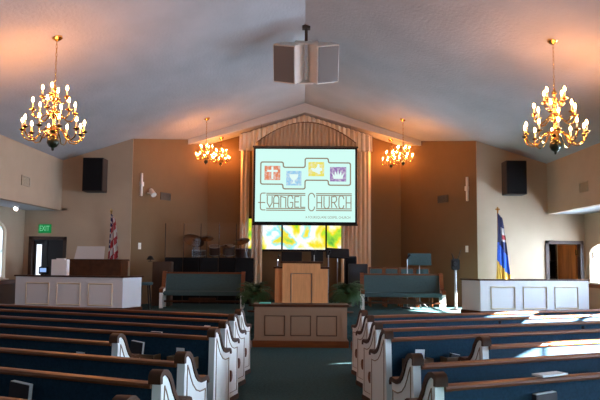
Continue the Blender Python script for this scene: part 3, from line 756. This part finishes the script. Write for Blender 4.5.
# ------------------------------------------------------------------ chandeliers
def chandelier(label, group, rod, k, tiers):
    t = thing('chandelier', label, 'chandelier', group=group)
    m = MB(); m.lathe([(0, .06), (.07, .05), (.075, -.005), (.05, -.03), (.02, -.05), (0, -.05)], seg=18); m.build('canopy', 'brass', t, smooth=True)
    m = MB(); n = max(6, int(rod/.055))
    for i in range(n):
        z = -.04-i*rod/n; L = rod/n*.62
        ax = Vector((1, 0, 0)) if i % 2 else Vector((0, 1, 0))
        m.tube([Vector((0, 0, z-rod/n*.5))+ax*(.011*math.cos(2*PI*q/8))+Vector((0, 0, L*math.sin(2*PI*q/8))) for q in range(8)], .0035, 4, closed=True)
    m.build('chain', 'brass', t)
    z0 = -rod-.03
    prof = [(0, 0), (.012, 0), (.012, -.03), (.03, -.045), (.035, -.07), (.015, -.09), (.014, -.13), (.04, -.15), (.05, -.19), (.03, -.23), (.016, -.26), (.018, -.32), (.05, -.35), (.06, -.39), (.035, -.44), (.018, -.47), (.018, -.55), (.05, -.58), (.06, -.63), (.03, -.67), (.04, -.70), (.0, -.70)]
    m = MB(); m.lathe([(r*k, z0+z*k) for r, z in prof], seg=16); m.build('centre_column', 'brass', t, smooth=True)
    m = MB(); m.lathe([(0, z0-.695*k), (.035*k, z0-.70*k), (.075*k, z0-.74*k), (.08*k, z0-.79*k), (.055*k, z0-.84*k), (.02*k, z0-.86*k), (.015*k, z0-.89*k), (0, z0-.90*k)], seg=18); m.build('bottom_ball', 'shaded_ball', t, smooth=True)
    for (na, Rr, zcup, zin, dip, ph) in tiers:
        for i in range(na):
            a = 2*PI*i/na+ph; ca, sa = math.cos(a), math.sin(a)
            zz = z0+zcup*k; zi = z0+zin*k; Rk = Rr*k
            pr = [(.03*k, zi), (Rk*.25, zi+.025*k), (Rk*.42, zi-.03*k), (Rk*.6, zz-dip*k*.95), (Rk*.78, zz-dip*k), (Rk*.93, zz-dip*k*.75), (Rk*1.0, zz-dip*k*.35), (Rk, zz)]
            m = MB(); m.tube([(r*ca, r*sa, z) for r, z in pr], .0095*k**.5, 6)
            m.lathe([(0, -.02*k), (.012*k, -.015*k), (.04*k, .0), (.045*k, .008*k), (.016*k, .006*k), (.016*k, .03*k), (0, .03*k)], (Rk*ca, Rk*sa, zz), 10)
            arm = m.build('arm', 'brass', t, smooth=True)
            m = MB(); m.lathe([(.0, .02*k), (.0125*k, .02*k), (.0125*k, .10*k), (0, .10*k)], (Rk*ca, Rk*sa, zz), 8); m.build('candle', 'candle', arm)
            m = MB(); m.lathe([(0, .10*k), (.010*k, .104*k), (.016*k, .120*k), (.0125*k, .142*k), (.005*k, .16*k), (0, .166*k)], (Rk*ca, Rk*sa, zz), 7); m.build('bulb', 'bulb' if k > .9 else 'bulbs', arm, smooth=True)
    return t
BIG = [(10, .395, -.63, -.62, .14, .2), (6, .275, -.37, -.40, .11, .55), (4, .16, -.17, -.20, .08, .1)]
SMALL = [(8, .40, -.58, -.60, .13, .3), (5, .25, -.26, -.36, .10, .0)]
big = chandelier('large brass candle chandelier near the camera on the left', 'large brass chandeliers near the camera', .62, 1.0, BIG)
big.location = ceil_hit(57, 37.5, RZ, SL)
o = copy_tree(big); o['label'] = 'large brass candle chandelier near the camera on the right'; o.location = ceil_hit(553, 41, RZ, SL); o.rotation_euler.z = .5
sm = chandelier('small lit chandelier on the left, hanging in front of the platform arch', 'small brass chandeliers over the platform', .55, .58, SMALL)
sm.location = ceil_hit(206.7, 118.5, RZ, SL)
o = copy_tree(sm); o['label'] = 'small lit chandelier on the right, hanging in front of the platform arch'; o.location = ceil_hit(403, 119.5, RZ, SL)
sm2 = chandelier('small lit chandelier on the left nearer the curtain, on a short chain', 'small brass chandeliers over the platform', .22, .58, SMALL)
p = Vector((at(221, 140, 18.25).x, 18.25, 0)); p.z = za(p.x)-.0; sm2.location = p
o = copy_tree(sm2); o['label'] = 'small lit chandelier on the right nearer the curtain, on a short chain'
p = Vector((at(391, 140, 18.25).x, 18.25, 0)); p.z = za(p.x); o.location = p

# ------------------------------------------------------------------ hanging speaker cluster, wall speakers
t = thing('speaker_cluster', 'pale twin loudspeaker cluster hanging on a pole from the ceiling ridge', 'speaker', (.02, 11.75, RZ))
top, bot = -.31, -1.03
m = MB(); m.tube([(0, .12, .02), (0, .12, top)], .028, 10); m.box(-.07, .07, .05, .19, -.06, .02); m.build('pole', 'spkd', t)
top, bot = -.345, -.995
TL = Matrix.Translation((0, .08, -.60)) @ Matrix.Rotation(R(26), 4, 'X') @ Matrix.Translation((0, -.08, .60))
m = MB(); m.box(-.20, .20, .0, .30, top, top+.025, .004, mx=TL); m.build('top_plate', 'spkw', t)
m = MB(); m.box(-.13, .13, -.05, .25, bot-.02, bot, .004, mx=TL); m.build('bottom_plate', 'spkw', t)
for s in (-1, 1):
    mx = TL @ Matrix.Translation((s*.02, .16, 0)) @ Matrix.Rotation(s*R(28), 4, 'Z')
    m = MB(); m.box(*sorted((0.0, s*.43)), -.36, 0, bot, top, .008, mx=mx); c = m.build('cabinet', 'spkw', t)
    m = MB(); m.box(*sorted((s*.018, s*.412)), -.372, -.36, bot+.02, top-.02, .003, mx=mx); m.build('grille', 'grille', c)
for s, nm, xa, xb in ((-1, 'left', -4.98, -4.52), (1, 'right', 4.52, 4.98)):
    t = thing('wall_speaker', 'dark brown loudspeaker mounted on the %s front wall' % nm, 'speaker', ((xa+xb)/2, Y1, 3.0), 0, 'dark wall loudspeakers'); w = (xb-xa)/2
    m = MB(); m.box(-w, w, -.42, -.04, 0, .76, .008); m.build('cabinet', 'spkd', t)
    m = MB(); m.box(-w+.015, w-.015, -.434, -.42, .015, .745, .003); m.build('grille', 'blackfab', t)
    m = MB(); m.box(-.08, .08, -.04, 0, .25, .5); m.build('bracket', 'black', t)

# ------------------------------------------------------------------ small wall fittings
def alc(px, py, s):
    # point on the angled alcove wall for a pixel
    d = ray(px, py); dx, dy = s*(BX-CX), YB-Y1
    # (CAM + t d - (s*CX, Y1+.02)) x (dx,dy) = 0
    ax, ay = CAM.x-s*CX, CAM.y-Y1-.02
    tt = -(ax*dy-ay*dx)/(d.x*dy-d.y*dx); return CAM+d*tt
ALA = math.atan2(YB-Y1, -(BX-CX))     # unused sign helper
def alc_rot(s): return (math.atan2(YB-Y1, (CX-BX)) if s < 0 else -math.atan2(YB-Y1, (CX-BX)))
def vent(label, p, rz, w, h, mt):
    t = thing('air_vent', label, 'vent', p, rz)
    m = MB(); 
    for a in (-w/2, w/2-.02): m.box(a, a+.02, -.014, 0, -h/2, h/2)
    for a in (-h/2, h/2-.02): m.box(-w/2, w/2, -.014, 0, a, a+.02)
    m.box(-w/2, w/2, -.003, 0, -h/2, h/2); m.build('frame', mt, t)
    for i in range(6):
        z = -h/2+.03+(h-.06)*i/5; m = MB(); m.box(-w/2+.02, w/2-.02, -.012, -.004, z-.008, z+.004); m.build('slat', mt, t)
vent('dark air vent on the brown wall left of the stage curtain', alc(165.5, 196.5, -1), alc_rot(-1), .40, .18, 'vent')
vent('dark air vent on the brown wall right of the stage curtain', alc(443, 199, 1), alc_rot(1), .40, .18, 'vent')
for s, px, py, nm in ((-1, 25.5, 181, 'left'), (1, 584, 187, 'right')):
    d = ray(px, py); tt = (s*SX-CAM.x)/d.x; p = CAM+d*tt
    vent('beige air vent high on the %s side wall' % nm, p, PI/2 if s < 0 else -PI/2, .42, .2, 'ventl')
    o = bpy.data.objects[-1] if False else None
for px, py, s, nm in ((139.5, 246, -1, 'left'), (467, 249, 1, 'right')):
    t = thing('light_switch', 'white switch plate on the brown alcove wall at the %s' % nm, 'switch', alc(px, py, s), alc_rot(s))
    m = MB(); m.box(-.05, .05, -.008, 0, -.075, .075, .003); m.build('plate', 'plate', t)
    m = MB(); m.box(-.008, .008, -.018, -.008, -.015, .015); m.build('toggle', 'plate', t)
for s, px, ya, yb, nm in ((-1, 140.5, 173, 196, 'left'), (1, 468, 177, 201, 'right')):
    a = alc(px, ya, s); b = alc(px, yb, s); hh = a.z-b.z
    t = thing('wall_sconce', 'tall narrow white fitting on the alcove wall at the %s' % nm, 'fitting', b, alc_rot(s))
    m = MB(); m.box(-.03, .03, -.04, 0, 0, hh, .006); m.build('body', 'spkw', t)
    m = MB(); m.box(-.045, .045, -.065, 0, hh*.42, hh*.62, .008); m.build('joint', 'spkw', t)
p = alc(147.5, 193, -1)
t = thing('spotlight', 'small white spotlight beside the narrow fitting on the left alcove wall', 'light', p, alc_rot(-1))
m = MB(); m.tube([(0, 0, 0), (0, -.1, 0)], .02, 8); m.build('bracket', 'spkw', t)
m = MB(); m.tube([(.02, -.08, .07), (-.03, -.22, -.06)], [.05, .065], 12); m.build('housing', 'spkw', t)
# exit sign
p = at(45.3, 228.7, Y1)
t = thing('exit_sign', 'green EXIT sign above the dark door on the left', 'sign', p)
m = MB(); m.box(-.14, .14, -.05, 0, -.10, .10, .006); m.build('housing', 'exitg', t)
def text(name, body, size, mt, parent, loc, align='CENTER', width=None):
    cu = bpy.data.curves.new(name, 'FONT'); cu.body = body; cu.size = size; cu.align_x = align; cu.align_y = 'CENTER'; cu.extrude = .001
    o = bpy.data.objects.new(name, cu); COL.objects.link(o)
    dg = bpy.context.evaluated_depsgraph_get(); dg.update()
    me = bpy.data.meshes.new_from_object(o.evaluated_get(dg)); bpy.data.objects.remove(o)
    me.materials.clear(); me.materials.append(M[mt])
    xs = [v.co.x for v in me.vertices]; ww = max(xs)-min(xs); k = (width/ww) if width else 1
    for v in me.vertices: v.co = Vector((v.co.x*k, -v.co.z, v.co.y))
    q = bpy.data.objects.new(name, me); COL.objects.link(q); q.parent = parent; q.location = loc; return q
text('lettering', 'EXIT', .17, 'exitw', t, (0, -.053, 0), width=.22)
# soffit spot on the left
p = at(17, 206.5, 14.6); p.z = SOF
t = thing('ceiling_spotlight', 'lit spotlight under the low ceiling at the left', 'light', (p.x, p.y, SOF))
m = MB(); m.lathe([(0, 0), (.05, 0), (.05, -.02), (0, -.02)], seg=14); m.build('mount', 'spkw', t)
m = MB(); m.tube([(.02, 0, -.02), (0, -.06, -.07)], [.03, .05], 12); m.build('housing', 'spkw', t)
m = MB(); m.tube([(0, -.0605, -.0705), (-.001, -.066, -.075)], [.046, .046], 12); m.build('lens', 'lamp', t)

# ------------------------------------------------------------------ curtains
def pleated(x0, x1, fz0, fz1, Yd, amp, period, name, parent=None, nz=12, label=None, cat=None, group=None, ph=0., flare=0., mt='curtain'):
    m = MB(); bm = m.bm; n = max(12, int((x1-x0)/period*10)); g = []
    for j in range(nz+1):
        r = j/nz; row = []
        for i in range(n+1):
            x = x0+(x1-x0)*i/n; z = fz0(x)*(1-r)+fz1(x)*r
            y = Yd+amp*math.sin(2*PI*x/period+ph)+amp*.35*math.sin(2*PI*x/period*2.3+1+ph)
            y -= flare*(1-r)
            row.append(bm.verts.new((x, y, z)))
        g.append(row)
    for j in range(nz):
        for i in range(n):
            f = bm.faces.new((g[j][i], g[j][i+1], g[j+1][i+1], g[j+1][i])); f.smooth = True
    o = solidify(m.build(name, mt, parent, recalc=False), .006)
    if label: tag(o, label, cat, group)
    return o
CG = 'curtain panels of the stage'
YC = 18.42
def gx(px, Yd=YC): return at(px, 180, Yd).x
top = lambda x: min(za(x)-.06, 5.0)
pleated(gx(240.5), gx(249), lambda x: PZ+.02, top, YC, .05, .10, 'curtain_panel', label='narrow pleated tan curtain at the far left of the screen', cat='curtain', group=CG)
pleated(gx(252.5), gx(263), lambda x: PZ+.02, lambda x: 4.9, YC-.02, .05, .11, 'curtain_panel', label='pleated tan curtain strip left of the lit window', cat='curtain', group=CG, ph=1)
pleated(gx(341.5), gx(371), lambda x: PZ+.02, top, YC, .055, .11, 'curtain_panel', label='wide pleated tan curtain right of the screen and window', cat='curtain', group=CG, ph=2)
# pleated backing above the screen
pleated(gx(255, 18.25), gx(358, 18.25), lambda x: 4.36, lambda x: za(x)-.09, 18.27, .04, .10, 'curtain_panel', mt='curtainb', label='pleated tan curtain panel above the projection screen, under the valance', cat='curtain', group=CG)
# valance: gable top, arched lower edge, straight tails
xl, xr = gx(239, 18.08), gx(372, 18.08)
tl, tr = gx(256, 18.08), gx(356, 18.08)
zt = lambda x: za(x)-.05-.04*abs(x)/1.7
def zb(x):
    if x < tl or x > tr: return at(300, 151.5, 18.08).z
    c = (tl+tr)/2; q = (x-c)/((tr-tl)/2)
    return (at(300, 143, 18.08).z)+(at(300, 122.3, 18.08).z-at(300, 143, 18.08).z)*(1-abs(q)**1.9)
val = pleated(xl, xr, zb, zt, 18.06, .035, .13, 'valance', nz=10, label='gabled pleated valance with an arched lower edge above the screen', cat='valance', flare=.05)

m = MB(); m.tube([(tl+(tr-tl)*i/40, 18.045, zb(tl+.001+(tr-tl-.002)*i/40)) for i in range(41)], .014, 6); m.build('edge_shade', 'edge_shade', val)  # dark cord stands in for the shadow line along the arched edge
# ------------------------------------------------------------------ stained window under the screen
zb_, zt_ = at(300, 249.5, YB).z, at(300, 219, YB).z
wx0, wx1 = -1.50, 1.06
m = MB(); 
for x in (wx0-.03, at(282, 236, YB).x, at(326, 236, YB).x, wx1): m.box(x-.02, x+.025, YB-.06, YB, zb_, zt_)
m.box(wx0-.05, wx1+.04, YB-.06, YB, zb_-.05, zb_); m.box(wx0-.05, wx1+.04, YB-.06, YB, zt_, zt_+.05)
w = struct(m, 'window_stained', 'black')
m = MB(); m.box(wx0, wx1, YB-.03, YB-.015, zb_, zt_); struct(m, 'pane', 'stained', w)

# ------------------------------------------------------------------ projection screen with its picture
YS = 17.86
cxp, cyp = 305.2, 186.0; k = .02575
c = at(cxp, cyp, YS)
t = thing('projection_screen', 'large lit projection screen hanging in front of the curtain', 'screen', c)
def q(px, py): return ((px-cxp)*k, (cyp-py)*k)
m = MB(); a = q(253.6, 147.6); b = q(356.8, 224.2); m.box(a[0], b[0], 0, .012, b[1], a[1]); m.build('black_border', 'blackfab', t)
m = MB(); a2 = q(255.4, 149.0); b2 = q(354.9, 221.8); m.box(a2[0], b2[0], -.006, -.001, b2[1], a2[1]); m.build('surface', 'scr', t)
m = MB(); m.box(a[0]-.03, b[0]+.03, -.02, .06, a[1], a[1]+.045, .008); m.build('roller_case', 'vent', t)
m = MB(); m.tube([(a[0]-.02, .005, b[1]-.01), (b[0]+.02, .005, b[1]-.01)], .02, 8); m.build('bottom_bar', 'black', t)
for sx in (-1.15, 1.15):
    m = MB(); m.tube([(sx, .02, a[1]+.04), (sx, .02, za(1.15)-c.z-.005)], .004, 5); m.build('hanging_wire', 'black', t)
def stroke(m, pts, wd, y, closed=False):
    P2 = [Vector((p[0], p[1])) for p in pts]; n = len(P2)
    for i in range(n if closed else n-1):
        A, B = P2[i], P2[(i+1) % n]; d = (B-A)
        if d.length < 1e-6: continue
        d.normalize(); nn = Vector((-d.y, d.x))*wd/2; e = d*wd*.45
        pp = [A-e-nn, B+e-nn, B+e+nn, A-e+nn]
        m.prism([tuple(v) for v in pp], lambda x, z: (x, y, z), lambda x, z: (x, y+.0015, z))
def rounded(cors, r=2.2, n=4):
    out = []; N = len(cors)
    for i in range(N):
        p0, p1, p2 = Vector(cors[i-1]), Vector(cors[i]), Vector(cors[(i+1) % N])
        a = p1+(p0-p1).normalized()*r; b = p1+(p2-p1).normalized()*r
        for j in range(n+1):
            s = j/n; out.append(tuple((1-s)**2*a+2*s*(1-s)*p1+s*s*b))
    return out
fr = rounded([(260.8, 162.2), (283.2, 162.2), (283.2, 167.4), (305, 167.4), (305, 158.2), (328.2, 158.2), (328.2, 162.6), (350.2, 162.6), (350.2, 185), (328.2, 185), (328.2, 180.2), (305, 180.2), (305, 189), (283, 189), (283, 184.4), (260.8, 184.4)])
m = MB(); stroke(m, [q(*p) for p in fr], 1.25*k, -.0085, True); lf = m.build('logo_outline', 'ink', t)
tiles = [('tred', 264.5, 166.0, 280.3, 180.3), ('tblue', 286.3, 171.0, 301.4, 185.6), ('tyel', 308.2, 161.8, 324, 176.2), ('tpur', 329.8, 166.8, 346, 181.3)]
sym = []
for nm, xa, ya, xb, yb in tiles:
    m = MB(); A = q(xa, yb); B = q(xb, ya); m.box(A[0], B[0], -.0085, -.007, A[1], B[1]); tl_ = m.build('logo_tile', nm, t)
    sym.append((tl_, (xa+xb)/2, (ya+yb)/2))
def poly(m, pts): m.prism([q(*p) for p in pts], lambda x, z: (x, -.0100, z), lambda x, z: (x, -.0086, z))
o_, sx, sy = sym[0]; m = MB(); poly(m, [(sx-1, sy-6.3), (sx+1, sy-6.3), (sx+1, sy-3), (sx+5.2, sy-3), (sx+5.2, sy-1), (sx+1, sy-1), (sx+1, sy+6.3), (sx-1, sy+6.3), (sx-1, sy-1), (sx-5.2, sy-1), (sx-5.2, sy-3), (sx-1, sy-3)]); m.build('tile_symbol', 'scrw', o_)
o_, sx, sy = sym[1]; m = MB(); poly(m, [(sx-4.5, sy-4), (sx+4.5, sy-4), (sx+4, sy-1), (sx+2.2, sy+1.2), (sx+.8, sy+2), (sx+.8, sy+4), (sx+3, sy+5.4), (sx-3, sy+5.4), (sx-.8, sy+4), (sx-.8, sy+2), (sx-2.2, sy+1.2), (sx-4, sy-1)]); m.build('tile_symbol', 'scrw', o_)
o_, sx, sy = sym[2]; m = MB(); poly(m, [(sx-5.8, sy-.6), (sx-3.2, sy-1.2), (sx-1.5, sy-.2), (sx+.5, sy-2), (sx+1.6, sy-5.5), (sx+3.2, sy-4.4), (sx+3.2, sy-1.8), (sx+5.6, sy-.8), (sx+6, sy+1.4), (sx+3.4, sy+2.6), (sx+4.6, sy+5), (sx+2, sy+4.6), (sx-.6, sy+3), (sx-3.4, sy+2.4), (sx-4.4, sy+.6)]); m.build('tile_symbol', 'scrw', o_)
o_, sx, sy = sym[3]; m = MB(); poly(m, [(sx-4.4, sy+4.6), (sx-6.2, sy-1.6), (sx-3.4, sy+1.4), (sx-3.2, sy-4), (sx-1, sy+.8), (sx, sy-5.6), (sx+1, sy+.8), (sx+3.2, sy-4), (sx+3.4, sy+1.4), (sx+6.2, sy-1.6), (sx+4.4, sy+4.6)]); m.build('tile_symbol', 'scrw', o_)
# lettering drawn as strokes
m = MB(); WS = .95*k
def st(*pts, closed=False): stroke(m, [q(*p) for p in pts], WS, -.0085, closed)
def arc(cx, cy, rx, ry, a0, a1, n=8): return [(cx+rx*math.cos(R(a0+(a1-a0)*i/n)), cy-ry*math.sin(R(a0+(a1-a0)*i/n))) for i in range(n+1)]
T0, B0 = 193.4, 210.2
st((265.5, T0), *arc(263, T0+2.5, 2.2, 2.5, 90, 180, 5), (260.8, B0-2.5), *arc(263, B0-2.5, 2.2, 2.5, 180, 270, 5), (265.5, B0)); st((259, 202.8), (265.2, 202.8))
for xa, xb in ((267, 305), (316.5, 351.2)):
    for y in (193.6, 195.3, 208.6, 210.4): st((xa, y), (xb, y))
a, b = 196.6, 207.3
st((267.6, a), (267.6, 203), (270, b), (272.4, 203), (272.4, a))                          # V
st((274, b), (274, 199), *arc(276.6, 199, 2.6, 3.2, 180, 0, 6), (279.2, b)); st((274, 203.5), (279.2, 203.5))   # A
st((281, b), (281, a), (286, a+1.2), (286, b))                                           # N
st((293, 198.5), *arc(290.5, 198.5, 2.5, 3, 0, 180, 6), (288, 205.5), *arc(290.5, 205.5, 2.5, 3, 180, 360, 6), (293, 202.6), (290.6, 202.6))  # G
st((299, a), (295, a), (295, b), (299, b)); st((295, 202), (298.6, 202))                 # E
st((301, a), (301, b), (305, b))                                                         # L
st((314.6, 197), *arc(311.6, 197, 3.0, 3.8, 0, 180, 7), (308.6, 207), *arc(311.6, 207, 3.0, 3.8, 180, 360, 7))     # C
st((317, a), (317, b)); st((321.6, a), (321.6, b)); st((317, 202.6), (321.6, 202.6))     # H
st((324, a), (324, 205.5), *arc(326.6, 205.5, 2.6, 3, 180, 360, 6), (329.2, a))          # U
st((331.6, b), (331.6, a), (334, a), *arc(334, 198.9, 2.6, 3.4, 90, -90, 6), (331.6, 202.4)); st((334, 202.4), (336.6, b))   # R
st((343.6, 198.5), *arc(341.2, 198.5, 2.4, 3, 0, 180, 6), (338.8, 205.5), *arc(341.2, 205.5, 2.4, 3, 180, 360, 6))  # C
st((346, a), (346, b)); st((350.8, a), (350.8, b)); st((346, 202.6), (350.8, 202.6))     # H
m.build('lettering', 'ink', t)
x, z = q(328, 217.3)
text('tagline', 'A FOURSQUARE GOSPEL CHURCH', .085, 'ink', t, (x, -.009, z), width=44.5*k)

# ------------------------------------------------------------------ light
w = bpy.data.worlds.new('World'); S.world = w; w.use_nodes = True; nt = w.node_tree
bg = nt.nodes['Background']
tc = nt.nodes.new('ShaderNodeTexCoord'); sp = nt.nodes.new('ShaderNodeSeparateXYZ')
nt.links.new(tc.outputs['Generated'], sp.inputs[0])
mr = nt.nodes.new('ShaderNodeMapRange'); mr.inputs['From Min'].default_value = -.4; mr.inputs['From Max'].default_value = .6
mr.inputs['To Min'].default_value = 2.5; mr.inputs['To Max'].default_value = 95
nt.links.new(sp.outputs['X'], mr.inputs['Value']); nt.links.new(mr.outputs[0], bg.inputs['Strength'])
bg.inputs['Color'].default_value = (.58, .77, 1.0, 1)
sun = bpy.data.lights.new('Sun', 'SUN'); sun.energy = 340; sun.angle = R(.6); sun.color = (1, .96, .9)
so = bpy.data.objects.new('Sun', sun); COL.objects.link(so)
dirv = Vector((-1, .12, -.33)).normalized(); so.rotation_euler = dirv.to_track_quat('-Z', 'Y').to_euler(); so.location = (12, 8, 6)
for s in (1, -1):
    for a, b in WIN[s]:
        l = bpy.data.lights.new('portal', 'AREA'); l.shape = 'RECTANGLE'; l.size = HEADH+ARC-SILL; l.size_y = b-a; l.cycles.is_portal = True
        o = bpy.data.objects.new('portal', l); COL.objects.link(o); o.location = (s*(AX+.2), (a+b)/2, (SILL+HEADH+ARC)/2); o.rotation_euler = (0, s*PI/2, 0)

# ------------------------------------------------------------------ camera and view
cam = bpy.data.cameras.new('Camera'); co = bpy.data.objects.new('Camera', cam); COL.objects.link(co)
cam.sensor_width = 36; cam.lens = F/600*36; cam.clip_start = .05
mx = Matrix((( rt.x, up.x, -fw.x, CAM.x), (rt.y, up.y, -fw.y, CAM.y), (rt.z, up.z, -fw.z, CAM.z), (0, 0, 0, 1)))
co.matrix_world = mx
S.camera = co
vs = S.view_settings; vs.view_transform = 'Standard'; vs.look = 'None'; vs.gamma = 1; vs.use_curve_mapping = False; vs.exposure = 0
S.cycles.use_denoising = True
S.cycles.max_bounces = 8; S.cycles.diffuse_bounces = 5; S.cycles.transparent_max_bounces = 12; S.cycles.sample_clamp_indirect = 6
